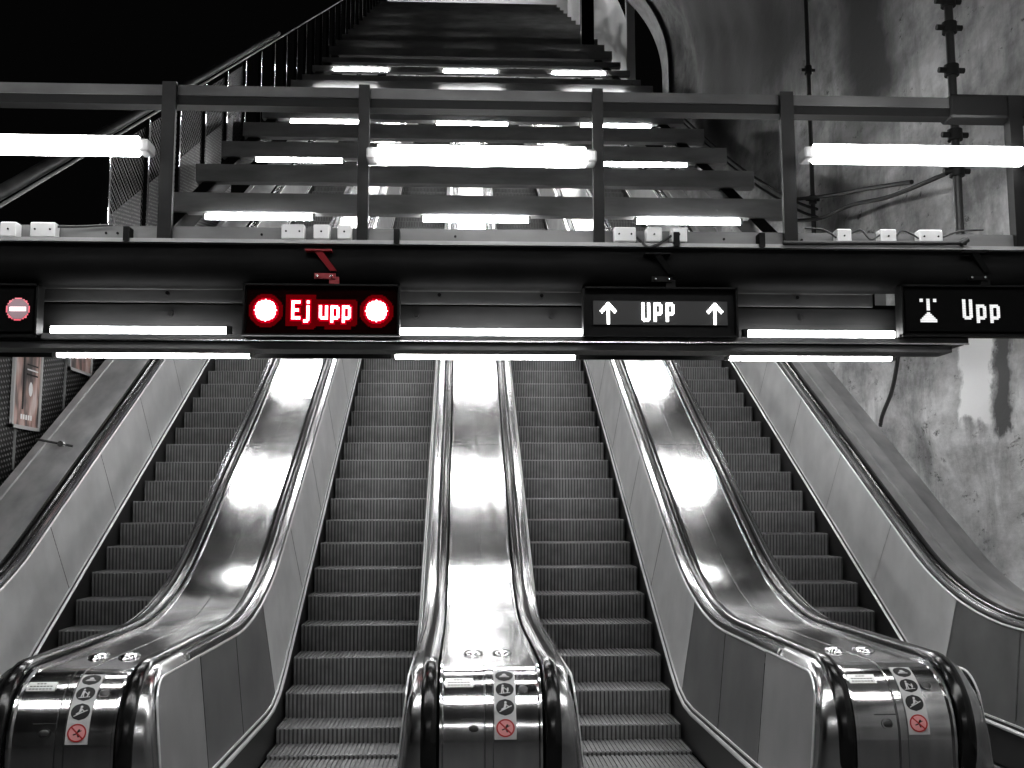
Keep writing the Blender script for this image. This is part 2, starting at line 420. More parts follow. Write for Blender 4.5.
def newel_details(thing, cx):
    SX = .073; W = .112; S0, S1 = .125, .565
    st = MB(); n = 16
    for k in range(n):
        a, b = S0 + (S1 - S0) * k / n, S0 + (S1 - S0) * (k + 1) / n
        flat_on_newel(st, cx, [[(SX - W / 2, a), (SX + W / 2, a), (SX + W / 2, b), (SX - W / 2, b)]], .003)
    stk = part(st, 'pictogram_sticker', M['sticker'], thing)
    stk['label'] = 'white vertical strip sticker with four round pictograms'
    R = .047; cs = [.178, .285, .393, .505]
    for i, s in enumerate(cs):
        m = MB()
        if i < 3:
            flat_on_newel(m, cx, disc_strips(SX, s, R), .0045, 0)
            P = []
            if i == 0:      # shoe / foot on a step
                P = bar(SX - .026, s + .012, SX + .026, s + .012, .006, 2) + [[(SX - .012, s - .014), (SX + .004, s - .018), (SX + .018, s + .004), (SX - .006, s + .007)], [(SX - .022, s + .002), (SX - .006, s - .004), (SX, s + .006), (SX - .02, s + .008)]]
            if i == 1:      # adult holding a child
                P = [disc(SX - .010, s - .026, .006, 10), disc(SX + .016, s - .006, .005, 10)] + bar(SX - .010, s - .018, SX - .012, s + .008, .013) + bar(SX - .015, s + .006, SX - .018, s + .028, .006) + bar(SX - .009, s + .006, SX - .005, s + .026, .006) + bar(SX - .008, s - .014, SX + .012, s + .004, .005) + bar(SX + .016, s, SX + .015, s + .013, .009) + bar(SX + .014, s + .012, SX + .012, s + .024, .005) + bar(SX - .03, s + .028, SX + .028, s + .022, .004, 2)
            if i == 2:      # person holding the handrail
                P = [disc(SX + .002, s - .026, .007, 10)] + bar(SX + .002, s - .018, SX - .002, s + .004, .012) + bar(SX - .002, s + .004, SX - .020, s + .014, .007) + bar(SX + .004, s - .014, SX + .018, s - .002, .005) + bar(SX - .03, s + .026, SX + .034, s - .008, .005, 2)
            flat_on_newel(m, cx, P, .0056, 1)
            o = sub(m, 'pictogram', [M['ink'], M['sticker']], stk, thing)
        else:
            flat_on_newel(m, cx, disc_strips(SX, s, R - .002), .0045, 0)
            P = bar(SX + .012, s - .018, SX - .002, s + .006, .009) + bar(SX - .002, s + .004, SX - .018, s + .010, .006) + bar(SX + .002, s + .002, SX + .010, s + .022, .007) + bar(SX + .006, s - .004, SX + .022, s - .012, .004)
            flat_on_newel(m, cx, P, .0056, 1)
            flat_on_newel(m, cx, ring(SX, s, R, .007) + bar(SX - .03, s - .03, SX + .03, s + .03, .007, 3), .0066, 2)
            o = sub(m, 'pictogram', [M['pink'], M['ink'], M['red_ink']], stk, thing)
            o['label'] = 'red prohibition pictogram on a pink disc'
    # maker's plate
    m = MB(); k_ = 4
    for k in range(4):
        a, b = .195 + .07 * k / 4, .195 + .07 * (k + 1) / 4
        flat_on_newel(m, cx, [[(-.235, a), (-.09, a), (-.09, b), (-.235, b)]], .003, 0)
    for r_ in range(3):
        for c_ in range(7 if r_ != 0 else 3):
            x = -.222 + .017 * c_ + (.03 if r_ == 0 else 0)
            flat_on_newel(m, cx, [[(x, .207 + .02 * r_), (x + .012, .207 + .02 * r_), (x + .012, .215 + .02 * r_), (x, .215 + .02 * r_)]], .0042, 1)
    part(m, 'nameplate', [M['plate'], M['skirt']], thing)
    # round key switch, oval lock, hatch lines
    def dome(x, s, rx, h, name, mt, rs=None, n=16):
        rs = rs or rx; m = MB(); rows = []
        for j in range(6):
            t = j / 5 * PI / 2
            rows.append([(cx + x + rx * math.cos(t) * math.cos(2 * PI * k / n), *newel_pt(s + rs * math.cos(t) * math.sin(2 * PI * k / n), .002 + h * math.sin(t))) for k in range(n)])
        m.strip(rows, True, 0, True); return part(m, name, mt, thing, True)
    dome(.168, .285, .027, .010, 'emergency_button', M['skirt'])
    m = MB(); flat_on_newel(m, cx, ring(.168, .285, .030, .006), .006); part(m, 'button_collar', M['moulding'], thing)
    dome(-.088, .505, .026, .008, 'hatch_lock', M['skirt'], .02)
    m = MB(); flat_on_newel(m, cx, [[(x * 1.0, s) for x, s in q] for q in ring(-.088, .505, .031, .006)], .005); part(m, 'lock_collar', M['moulding'], thing)
    m = MB()
    flat_on_newel(m, cx, bar(-.15, .455, -.035, .455, .004), .004)
    for s in range(10): flat_on_newel(m, cx, bar(-.034, .02 + s * .08, -.034, .10 + s * .08, .004), .003)
    for s in range(10): flat_on_newel(m, cx, bar(.012, .02 + s * .08, .012, .10 + s * .08, .004), .003)
    part(m, 'hatch_seam', M['skirt'], thing)
    for x in (-.085, .085): dome(x, -.42, .058, .028, 'sensor_dome', M['glassy'], .10)

def console(cx, label):
    t = empty('balustrade_console', (cx, 5.9, FL), label, 'console', 'steel consoles between the escalators')
    m = MB()
    sweep(m, [(-.272, -.022), (-.262, -.012), (-.25, -.012), (-.242, -.030), (-.03, -.030), (-.027, -.025), (.010, -.025), (.013, -.030), (.242, -.030), (.25, -.012), (.262, -.012), (.272, -.022)], DP, cx, 1, False, 0, True)
    part(m, 'deck_plate', M['deck'], t, True)
    m = MB()
    for yj in (11.1, 14.6, 18.2, 21.3, 25.3, 29.3):   # cover joints across the deck
        z = ZI + nose(yj); o1 = .029; m.add([(cx - .24, yj + .5 * o1 * 1, z - .866 * .0285), (cx + .24, yj + .5 * o1, z - .866 * .0285), (cx + .24, yj + .5 * o1 + .01, z - .866 * .0285 + .0058), (cx - .24, yj + .5 * o1 + .01, z - .866 * .0285 + .0058)], [(0, 1, 2, 3)])
    part(m, 'deck_joint', M['skirt'], t)
    for sx in (-1, 1): side_parts(t, cx, sx, True, 5.8)
    newel_details(t, cx)
    return t
PIT = 2.137
console(-PIT, 'polished steel console with black handrails just left of the escalator under the red sign')
console(0, 'brightly lit centre console with black handrails between the two middle escalators')
console(PIT, 'polished steel console with black handrails left of the far right escalator')

# outer balustrades with wall-side deck
def outer(side, label):
    cx = side * 2 * PIT; t = empty('side_balustrade', (cx, 5.9, FL), label, 'balustrade')
    side_parts(t, cx, -side, False, 4.2)
    m = MB()
    if side > 0: sec = [(.272, -.02), (.262, -.03), (.17, -.02), (.165, -.002), (.02, .01), (.015, -.03), (-.2, -.05)]
    else: sec = [(.272, -.02), (.262, -.03), (.235, -.012), (-.10, .05), (-.105, .07), (-.175, .085), (-.18, -.1)]
    sweep(m, sec, RPL, cx, -side, False, 0, False)
    part(m, 'wall_side_deck', M['deckside'], t, True)
    return t
M['deckside'] = noisy(mat('dull_steel_deck', .4, .35, .4), (1.5, .6, .6), .30, .48, .05, .28, .42, 4, 5, .004)
M['joint'] = M['skirt']
lb = outer(-1, 'left outer balustrade with satin panels and a wide steel ledge beside the dark wall')
rb = outer(1, 'right outer balustrade with satin panels and a steel ledge against the rough concrete wall')
# brake-bar / stop fitting on the left ledge
t = empty('stop_bar', (-4.25, 11.0, 2.35), 'small horizontal stop bar with round button across the left steel ledge', 'stop bar')
y_ = 10.9; z_ = ZI + nose(y_)
m = MB(); m.tube([(-4.46, y_, z_ + .13), (-4.1, y_ + .02, z_ + .06)], .012, 8); part(m, 'bar', M['skirt'], t, True)
m = MB(); m.tube([(-4.2, y_ - .05, z_ + .08), (-4.2, y_ + .01, z_ + .08)], .03, 12); part(m, 'button', M['moulding'], t, True)

# ------------------------------------------------------------------ escalators
def step_mesh():
    m = MB(); hw = .532; pitch = .034; n = int(2 * hw / pitch); g = .009
    xs = []
    for k in range(n):
        x = -hw + k * (2 * hw / n); w = 2 * hw / n
        xs += [(x, 0), (x + w * .56, 0), (x + w * .60, g), (x + w * .96, g)]
    prof = [(.018, -.245), (.010, -.16), (.003, -.08), (0, -.016), (.004, -.003), (.016, 0), (.10, 0), (.405, 0)]
    rows = []
    for j, (y, z) in enumerate(prof):
        rows.append([(x, y + d * (1 if j < 5 else (.4 if j == 5 else 0)), z - d * (0 if j < 4 else 1)) for x, d in xs])
    for j in range(len(rows) - 1):
        m.strip([rows[j], rows[j + 1]], False, 0 if j < 3 else (1 if j < 5 else 2))
        if j < 4:
            nq = len(rows[0]) - 1
            for q in range(nq):
                if q % 4 in (1, 2): m.m[len(m.m) - nq + q] = 3
    for s in (-1, 1):
        m.add([(s * hw, y, z) for y, z in prof] + [(s * hw, .405, -.245)], [tuple(range(9))[::s]], 0)
    me_o = m.build('step', [M['riser'], M['nosing'], M['tread'], M['groove']])
    return me_o
STEP = step_mesh(); STEPME = STEP.data; bpy.data.objects.remove(STEP)
def step_pos(k):
    y = 8.632 + .4 * k
    T_ = [(7.0, -.2), (7.832, -.199), (8.032, -.19), (8.232, -.168), (8.432, -.125), (8.632, -.05), (8.832, .042), (9.0, nose(9.0))]
    if y >= 9: return y, nose(y)
    for (a, p), (b, q) in zip(T_, T_[1:]):
        if a <= y <= b: return y, p + (q - p) * (y - a) / (b - a)
    return y, -.2
escs = []
for i, (cx, lab) in enumerate([(-1.5 * PIT, 'far left escalator, its grooved dark steps climbing beside the dark wall'),
                (-.5 * PIT, 'escalator with grooved steps under the red lit sign'),
                (.5 * PIT, 'escalator with grooved steps under the white lit sign with two arrows'),
                (1.5 * PIT, 'far right escalator, its grooved steps next to the concrete wall')]):
    t = empty('escalator', (cx, 7.0, FL), lab, 'escalator', 'parallel escalators')
    for k in range(-3, 78):
        y, z = step_pos(k + (-.12, 0, 0, .35)[i])
        o = bpy.data.objects.new('step', STEPME); C.objects.link(o); o.parent = t; o.location = (0, y - 7.0, z - FL)
    m = MB(); m.box(cx - .53, cx + .53, 6.6, 7.43, FL - .02, FL + .006); part(m, 'comb_plate', M['newel'], t)
    m = MB(); m.add([(cx - .56, 7.4, -.6), (cx + .56, 7.4, -.6), (cx + .56, 8.3, -.6), (cx - .56, 8.3, -.6), (cx + .56, YTOP, nose(YTOP) - .4), (cx - .56, YTOP, nose(YTOP) - .4)], [(0, 1, 2, 3), (3, 2, 4, 5)])
    part(m, 'truss_pan', M['void'], t)

# ------------------------------------------------------------------ setting
def plane(name, vs, mt):
    m = MB(); m.add(vs, [tuple(range(len(vs)))]); return struct(m.build(name, mt))
plane('floor', [(-9, -8, FL), (9, -8, FL), (9, 7.5, FL), (-9, 7.5, FL)], M['floor'])
# tunnel wall on the right, vaulting over, swept up the slope
def spring(y): return 6.3 - 2.8 * max(0, min(1, (y - 9) / 13.4))
def wall_noise(y, z): return noise.noise(Vector((y * .45, z * .45, 3))) * .22 + noise.noise(Vector((y * 1.4, z * 1.4, 8))) * .07 + noise.noise(Vector((y * 4, z * 4, 1))) * .022
def rock_wall(name, y0, y1, ny, xw, amp, top=75, mt=None, reveal=0):
    m = MB(); rows = []
    prof = [(-1.8, 0)] + [(-1.2 + .2 * k, 0) for k in range(21)]
    for i in range(ny + 1):
        y = y0 + (y1 - y0) * i / ny; base = max(nose(y), -.2) ; row = []
        pts = [(xw, base - 1.8 + (spring(y) + 1.8) * k / 30) for k in range(31)]
        sh = spring(y); zc = base + sh; R = 2.6
        for k in range(1, 26):
            a = math.radians(top * k / 25); pts.append((xw - R + R * math.cos(a), zc + R * math.sin(a)))
        for x, z in pts:
            n1 = noise.noise(Vector((y * .45, z * .45, 3))) * .22 + noise.noise(Vector((y * 1.4, z * 1.4, 8))) * .07 + noise.noise(Vector((y * 4, z * 4, 1))) * .022
            f = 1 if z - base > 1.5 else .35
            row.append((x - n1 * amp * f + (.0 if f == 1 else .02), y, z))
        rows.append(row)
    m.strip(rows, False, 0, True)
    if reveal:
        e = rows[-1]; m.strip([e, [(x + reveal, y + .0, z + reveal * .6) for x, y, z in e]], False, 0, True)
    o = struct(m.build(name, mt or M['rock'], None, True)); return o
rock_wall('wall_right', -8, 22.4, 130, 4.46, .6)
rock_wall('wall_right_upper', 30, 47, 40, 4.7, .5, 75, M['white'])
# arch ring at the end of the first vault
m = MB(); rows = []
for k in range(0, 40):
    if k < 14: x, z = 4.46, nose(22.4) + .2 + 3.3 * k / 14
    else:
        a = math.radians(75 * (k - 14) / 25); x, z = 4.46 - 2.6 + 2.6 * math.cos(a), nose(22.4) + 3.5 + 2.6 * math.sin(a)
    cxr = -.8; dx, dz = (1, 0) if k < 14 else (math.cos(math.radians(75 * (k - 14) / 25)), math.sin(math.radians(75 * (k - 14) / 25)))
    rows.append([(x - .10 * dx, 22.2, z - .1 * dz), (x - .10 * dx, 22.9, z - .1 * dz), (x + .5 * dx, 22.9, z + .5 * dz)])
m.strip(rows, False, 0, False); struct(m.build('trim_1', M['white'] if False else M['beam_pale'], None, True))
# left tiled wall with vertical joints
m = MB()
ylist = [2, 7.4, 10, 14, 20]
rows = [[(-4.62, y, -.2), (-4.62, y, max(nose(y), -.2) + 2.75)] for y in ylist]
m.strip(rows, False, 0, False)
struct(m.build('wall_left', M['tile']))
for i, y in enumerate((8.3, 10.75 , 12.0, 13.4)):
    m = MB(); m.box(-4.62, -4.60, y - .01, y + .01, max(nose(y), -.2) + .9, max(nose(y), -.2) + 2.7); o = m.build('trim_%d' % (i + 2), M['beam_pale']); struct(o)
# landing hall behind the camera
plane('ceiling', [(-9, -8, 4.9), (-9, 4.2, 4.9), (9, 4.2, 4.9), (9, -8, 4.9)], M['hallceil'])
plane('wall_back', [(-9, -8, FL), (-9, -8, 4.9), (9, -8, 4.9), (9, -8, FL)], M['hallceil'])
# upper hall at the top of the incline
m = MB(); m.box(-6, 6.5, YTOP, 50, nose(YTOP) - .6, nose(YTOP)); struct(m.build('floor_upper', M['hallceil']))
m = MB(); m.box(-3.8, 6.5, 48, 48.3, nose(YTOP), nose(YTOP) + 9); struct(m.build('wall_far', M['white']))
m = MB(); m.box(-6, 6.5, 43.0, 48, nose(YTOP) + 8.5, nose(YTOP) + 8.8); struct(m.build('ceiling_upper', M['white']))

# ------------------------------------------------------------------ overhead frame of cross beams
CA = 3.0
def ceil(y): return CA + nose(y)
t = empty('beam_frame', (0, 12.4, ceil(12.4)), 'stair-like dark frame of cross beams rising over the escalators', 'beam frame')
BY = [12.45 + 1.455 * k for k in range(21)]; BEAMS = [12.45 + (1.42 if k < 4 else 1.455) * k for k in range(-2, 22)]
for k, y in enumerate(BEAMS):
    hb = .13 if 9 <= k <= 11 else .235
    m = MB(); z = ceil(y) + .05; x0, x1 = -3.72, 3.82 - .0 * k
    m.box(x0, x1, y - .01, y, z, z + hb)
    m.box(x0, x1, y, y + .15, z + hb - .013, z + hb); m.box(x0, x1, y, y + .15, z, z + .013)
    for bx in (-2.9, -1.45, .05, 1.5, 2.95): m.tube([(bx, y - .018, z + .09), (bx, y - .008, z + .09)], .014, 8)
    part(m, 'cross_beam', M['beam'], t)
for x in (-3.55, 3.45):
    m = MB(); ya, yb = 10.0, 43.0
    vs = []
    for y in (ya, yb):
        for dx, dz in ((-.09, -.26), (.09, -.26), (.09, .02), (-.09, .02)): vs.append((x + dx, y, ceil(y) + dz))
    m.add(vs, [(0, 1, 2, 3), (7, 6, 5, 4), (0, 4, 5, 1), (1, 5, 6, 2), (2, 6, 7, 3), (3, 7, 4, 0)])
    part(m, 'stringer', M['black'], t)
# long beam above the fluorescent rows near the top closes the view there
for k in (3, 6):
    pass
# tubes hung beneath the beams
rowname = {-2: 'foremost bridge-covered', 0: 'lowest', 2: 'second lowest', 4: 'third', 6: 'fourth', 8: 'topmost visible', 11: 'sixth, beam-covered', 13: 'seventh, beam-covered', 15: 'eighth, beam-covered', 17: 'uppermost, beam-covered'}
def lamp(name, x0, x1, y, z, r, label, group, housing=True, mt='tube', hz=.035, hd=.05, endcap=.03, clip=None):
    t = empty(name, ((x0 + x1) / 2, y, z), label, 'fluorescent lamp', group)
    m = MB(); n = 14
    m.tube([(x0 + .0, y, z), (x0 + .012, y, z), (x1 - .012, y, z), (x1, y, z)], r, n); part(m, 'light_tube', M[mt], t, True)
    if not housing:
        for a, b in ((x0 - endcap, x0 - .001), (x1 + .001, x1 + endcap)): m = MB(); m.box(a, b, y - r * .9, y + r * .9, z - r * .9, z + r + .004); part(m, 'end_cap', M['beam_dark'], t)
        return t
    m = MB()
    if housing: m.box(x0 - endcap, x1 + endcap, y - hd / 2, y + hd / 2, z + r + .004, z + r + .004 + hz)
    for a, b in ((x0 - endcap, x0 - .001), (x1 + .001, x1 + endcap)): m.box(a, b, y - r * .9, y + r * .9, z - r * .9, z + r + .004)
    part(m, 'housing', M['lamp'], t)
    return t
for k in (-2, 0, 2, 4, 6, 8, 11, 13, 15, 17):
    for x, sd in ((-2.58, 'left'), (0, 'middle'), (2.58, 'right')):
        y = BY[0] + 1.455 * k - .04 - (.03 if k in (6, 8) else 0); dzl = .10 if k in (6, 8) else 0
        lamp('ceiling_lamp', x - .63, x + .63, y, ceil(y) + dzl, .030, 'lit tube lamp under the %s row of cross beams, %s one of three' % (rowname[k], sd), 'tube lamps under the cross beams', mt='tube_row', hz=.015, hd=.04)
for sx in (-1.75, 1.25):
    y = BEAMS[7]; m = MB(); m.box(sx, sx + .14, y - .05, y - .012, ceil(y) + .08, ceil(y) + .14)
    tag(m.build('emergency_lamp', M['box']), 'small white box lamp on a beam, %s of the centre row' % ('left' if sx < 0 else 'right'), 'lamp', 'small box lamps on the beams')

# balustrade fence along the left side of the frame
t = empty('guard_rail', (-3.72, 10, ceil(10)), 'dark guard rail with upright posts and mesh climbing left of the overhead beams', 'railing')
def lift(h, x, ya, yb, r, n=8):
    m = MB(); m.tube([(x, ya, ceil(ya) + h), (x, yb, ceil(yb) + h)], r, n); return m
part(lift(1.36, -3.72, 7.2, 43, .015), 'handrail', M['beam_pale'], t, True)
part(lift(1.42, -3.80, 7.2, 20, .055, 12), 'pipe_rail', M['rail'], t, True)
y = 10.5
while y < 42:
    m = MB(); m.box(-3.76, -3.70, y - .04, y + .04, ceil(y) - .15, ceil(y) + 1.32)
    if y < 30: m.box(-3.70, -3.692, y - .045, y - .033, ceil(y) - .15, ceil(y) + 1.32, 1)
    part(m, 'baluster', [M['beam_dark'], M['moulding']], t); y += 1.25
def lattice(ya, yb, h0, h1, x, p=.075, w=.006):
    m = MB()
    def lo(y): return ceil(y) + h0
    H = h1 - h0; n = int((yb - ya) / p)
    for k in range(-int(H / p) - 1, n + 1):
        for s in (1, -1):
            # line in (u, v): u along slope, v up
            u0 = k * p + (0 if s > 0 else H); v0, v1 = 0, H
            a = (u0, 0); b = (u0 + s * H, H)
            # clip to u in [0, yb-ya]
            (ua, va), (ub, vb) = a, b
            if ua > ub: ua, va, ub, vb = ub, vb, ua, va
            U = yb - ya
            if ub <= 0 or ua >= U: continue
            f = lambda u: va + (vb - va) * (u - ua) / (ub - ua)
            c0, c1 = max(ua, 0), min(ub, U); w0, w1 = f(c0), f(c1)
            P = [(c0, w0 - w), (c1, w1 - w), (c1, w1 + w), (c0, w0 + w)]
            m.add([(x, ya + u, lo(ya + u) + v) for u, v in P], [(0, 1, 2, 3)])
    return m
for ya, yb in ((10.55, 11.7), (11.8, 12.95), (13.05, 14.2), (14.3, 15.45), (15.55, 16.7)):
    part(lattice(ya, yb, .0, 1.25, -3.735), 'mesh_infill', M['mesh'], t)

# ------------------------------------------------------------------ walkway bridge across the hall
YB = 6.5
t = empty('walkway_bridge', (0, YB, 3.3), 'dark steel walkway bridge with railing crossing the hall above the escalators', 'bridge')
XL, XR = -6.5, 4.62
m = MB(); m.box(XL, 3.05, YB - .03, YB + .09, 4.258, 4.325); m.box(XL, 3.05, YB - .022, YB + .085, 4.20, 4.2578, 1); part(m, 'top_rail', [M['rail'], M['black']], t)  # black lower half stands for the shade under the rail
m = MB(); m.box(3.0, XR, YB - .05, YB + .11, 4.19, 4.345, 0, .012); part(m, 'top_rail', M['beam_dark'], t)
for x in (-4.7, -3.3, -1.985, -.775, .70, 1.918, 3.415):
    m = MB(); w = .042 if abs(x - .7) > .3 and abs(x + .775) > .3 else .034
    m.box(x - w, x + w, YB - .075, YB - .035, 3.30, 4.33); m.box(x - .012, x + .012, YB - .035, YB + .06, 3.3, 4.30)
    part(m, 'post', M['beam_dark'], t)
m = MB(); m.box(XL, XR, YB - .02, YB + .02, 3.325, 3.418)
for x in (-2.35, -2.28, -1.4, -.2, 1.5, 2.0): m.tube([(x, YB - .026, 3.37), (x, YB - .015, 3.37)], .008, 8, 1)
part(m, 'kick_plate', [M['kick'], M['black']], t)
m = MB(); m.box(XL, XR, YB - .10, YB + .6, 3.298, 3.322); part(m, 'edge_strip', M['beam_pale'], t)
m = MB(); m.box(XL, 3.75, YB - .05, YB + 1.0, 3.26, 3.30); part(m, 'walkway_deck', M['beam_dark'], t)
m = MB(); m.tube([(XL, YB + .05, 3.165), (XR, YB + .05, 3.165)], .14, 28); part(m, 'round_beam', M['pipe'], t, True)
m = MB(); m.box(XL, 2.5, YB + .12, YB + .14, 2.93, 3.04); m.box(XL, 2.5, YB + .10, YB + .12, 3.010, 3.018)
for x in (-2.0, -.3, .35, 2.0): m.tube([(x, YB + .10, 2.985), (x, YB + .121, 2.985)], .012, 8, 1)
part(m, 'upper_channel', [M['rail'], M['black']], t)
m = MB(); m.box(XL, 2.95, YB + .20, YB + .22, 2.62, 2.93)
for x in (-2.0, -.45, .42, 2.05): m.tube([(x, YB + .18, 2.87), (x, YB + .201, 2.87)], .018, 8, 1)
part(m, 'back_panel', [M['recess'], M['black']], t)
m = MB(); m.box(XL, 3.05, YB - .02, YB + .2, 2.672, 2.706); m.box(XL, 2.95, YB - .0, YB + .2, 2.618, 2.658)
m.box(XL, 3.05, YB - .03, YB - .02, 2.664, 2.672, 1)
part(m, 'lower_channel', [M['kick'], M['moulding']], t)
m = MB(); m.box(XL, 2.95, YB + .22, YB + 1.0, 2.93, 2.96); m.box(XL, 2.86, YB + .98, YB + 1.0, 2.70, 3.26); part(m, 'soffit', M['beam_dark'], t)
# clamps on the edge
for x, z in ((-1.42, 3.36), (-.555, 3.36), (1.19, 3.36), (1.70, 3.35)):
    pass
for x in (-1.62 - .58, -.56, 1.18, 1.72):
    m = MB(); m.box(x - .018, x + .018, YB - .115, YB - .03, 3.30, 3.39); part(m, 'clamp', M['black'], t)
# three large tubes mounted between the posts
for x0, x1, z, lab in ((-3.42, -2.13, 3.893, 'large glowing tube lamp on the bridge railing at the left'),
                       (-.675, .605, 3.862, 'large glowing tube lamp in the middle of the bridge railing'),
                       (2.05, 3.38, 3.905, 'large glowing tube lamp on the bridge railing at the right')):
    tt = empty('railing_lamp', ((x0 + x1) / 2, YB - .16, z), lab, 'fluorescent lamp', 'large tube lamps on the bridge railing')
    m = MB(); m.tube([(x0, YB - .16, z), (x0 + .02, YB - .16, z), (x1 - .02, YB - .16, z), (x1, YB - .16, z)], .062, 20)
    part(m, 'light_tube', M['tube_big'], tt, True)
    m = MB()
    for a, b in ((x0 - .07, x0), (x1, x1 + .07)): m.box(a, b, YB - .20, YB - .06, z - .038, z + .038, 0, .01)
    m.box(x0 - .07, x1 + .07, YB - .095, YB - .06, z - .02, z + .02)
    part(m, 'bracket', M['lamp'], tt)
# slim tubes in the recess and behind it
for x0, x1, lab in ((-2.69, -1.62, 'slim lit tube in the bridge recess right of the leftmost sign'), (-.55, .60, 'slim lit tube in the bridge recess between the red sign and the double arrow sign'), (1.66, 2.61, 'slim lit tube in the bridge recess left of the rightmost sign')):
    lamp('recess_lamp', x0, x1, YB + .08, 2.74, .026, lab, 'slim tubes in the bridge recess', housing=False)
for x0, x1, lab in ((-2.88, -1.60, 'slim lit tube under the rear edge of the bridge, above the left console'), (-.61, .62, 'slim lit tube under the rear edge of the bridge, above the centre console'), (1.70, 2.84, 'slim lit tube under the rear edge of the bridge, above the right console')):
    lamp('underside_lamp', x0, x1, YB + .7, 2.685, .028, lab, 'slim tubes under the rear of the bridge', hz=.20)
# junction boxes
JB = [(-2.96, -2.86), (-2.78, -2.63), (-1.268, -1.126), (-1.073, -.973), (-.925, -.84), (.791, .928), (.992, 1.092), (1.15, 1.25), (2.202, 2.295), (2.479, 2.584), (2.731, 2.882)]
JL = ['small white junction box at the far left end of the kick plate', 'wide white junction box under the left railing lamp', 'wide white junction box above the red sign', 'small white junction box above the letters of the red sign', 'small white junction box above the right end of the red sign, touching a post',
      'wide white junction box on the kick plate above the double arrow sign', 'small white junction box above the middle of the double arrow sign', 'small white junction box above the right half of the double arrow sign',
      'small white junction box below the left end of the right railing lamp', 'squarish white junction box below the middle of the right railing lamp', 'wide white junction box below the right part of the right railing lamp']
for (a, b), l in zip(JB, JL):
    dz = .004 * (a + 3) * .5
    t = empty('junction_box', ((a + b) / 2, YB - .06, 3.34), l, 'junction box', 'white junction boxes along the kick plate')
    m = MB(); m.box(a, b, YB - .10, YB - .022, 3.322 + dz, 3.415 + dz, 0, .006); part(m, 'box_body', M['box'], t)
    for x in ([(a + b) / 2] if b - a < .12 else [a + .03, b - .03]): m = MB(); m.tube([(x, YB - .105, 3.37 + dz), (x, YB - .095, 3.37 + dz)], .006, 8); part(m, 'screw', M['black'], t, True)
def cable(pts, r, label, mt='cable', name='cable', sag=None, cat='cable', group=None):
    P = [Vector(p) for p in pts]; out = []
    for i in range(len(P) - 1):
        p0, p1, p2, p3 = P[max(i - 1, 0)], P[i], P[i + 1], P[min(i + 2, len(P) - 1)]
        for k in range(6):
            u = k / 6; out.append(.5 * ((2 * p1) + (p2 - p0) * u + (2 * p0 - 5 * p1 + 4 * p2 - p3) * u * u + (3 * p1 - p0 - 3 * p2 + p3) * u ** 3))
    out.append(P[-1]); m = MB(); m.tube(out, r, 8)
    return tag(m.build(name, M[mt], None, True), label, cat, group)
YC = YB - .09
cable([(2.0, YC, 3.43), (2.12, YC, 3.42), (2.2, YC, 3.37)], .006, 'thin black cable running into the junction box below the left end of the right lamp')
cable([(2.30, YC, 3.40), (2.36, YC, 3.42), (2.42, YC, 3.36), (2.48, YC, 3.39)], .006, 'thin black cable linking the two smaller junction boxes below the right lamp')
cable([(2.585, YC, 3.38), (2.62, YC, 3.42), (2.68, YC, 3.40), (2.73, YC, 3.37)], .006, 'thin black cable looping into the wide junction box below the right lamp')
cable([(2.885, YC, 3.38), (3.0, YC, 3.42), (3.15, YC, 3.43)], .006, 'thin black cable leaving the wide junction box towards the right post')
cable([(.93, YC, 3.36), (.96, YC, 3.33), (1.0, YC - .03, 3.29), (1.06, YC - .03, 3.31), (1.15, YC, 3.37)], .008, 'black cable hanging between the boxes above the double arrow sign')
cable([(-2.62, YC, 3.39), (-2.5, YC + .03, 3.40), (-2.3, YC + .04, 3.415)], .008, 'cable leaving the wide junction box under the left railing lamp')
m = MB(); m.tube([(1.85, YB - .12, 3.325), (2.95, YB - .12, 3.335), (3.02, YB - .12, 3.335)], .014, 8); m.tube([(2.98, YB - .12, 3.33), (3.03, YB - .12, 3.36)], .02, 8)
tag(m.build('conduit', M['cable'], None, True), 'thin dark conduit along the bridge edge under the right junction boxes', 'conduit')

# ------------------------------------------------------------------ LED signs
GL = {
 'E': ['######', '######', '##....', '##....', '##....', '#####.', '#####.', '##....', '##....', '##....', '######', '######'],
 'j': ['..##', '..##', '....', '..##', '..##', '..##', '..##', '..##', '..##', '..##', '..##', '..##', '####', '###.'],
 'u': ['', '', '', '##..##', '##..##', '##..##', '##..##', '##..##', '##..##', '##..##', '######', '.#####'],
 'p': ['', '', '', '#####.', '######', '##..##', '##..##', '##..##', '##..##', '##..##', '######', '#####.', '##....', '##....'],
 'U': ['##..##'] * 9 + ['##..##', '######', '.####.'],
 'P': ['#####.', '######', '##..##', '##..##', '##..##', '##..##', '######', '#####.', '##....', '##....', '##....', '##....'],
 'A': ['.....##.....', '....####....', '...######...', '..########..', '.###.##.###.', '###..##..###', '.#...##...#.', '.....##.....', '.....##.....', '.....##.....', '.....##.....', '.....##.....', '.....##.....', '.....##.....'],
 'T': ['##..##..##', '##..##..##', '....##....', '....##....', '....##....', '....##....', '....##....'],
 'D': ['....##....', '...####...', '..######..', '.########.', '##########', '##########'],
}
def glyph(mb, g, x, z, c, y, fill=.94, cz=None):
    cz = cz or c
    for r, row in enumerate(GL[g]):
        for q, ch in enumerate(row):
            if ch == '#':
                a, b = x + q * c + c * (1 - fill) / 2, x + (q + 1) * c - c * (1 - fill) / 2
                t_, u_ = z - r * cz - cz * (1 - fill) / 2, z - (r + 1) * cz + cz * (1 - fill) / 2
                mb.box(a, b, y, y + .004, u_, t_)
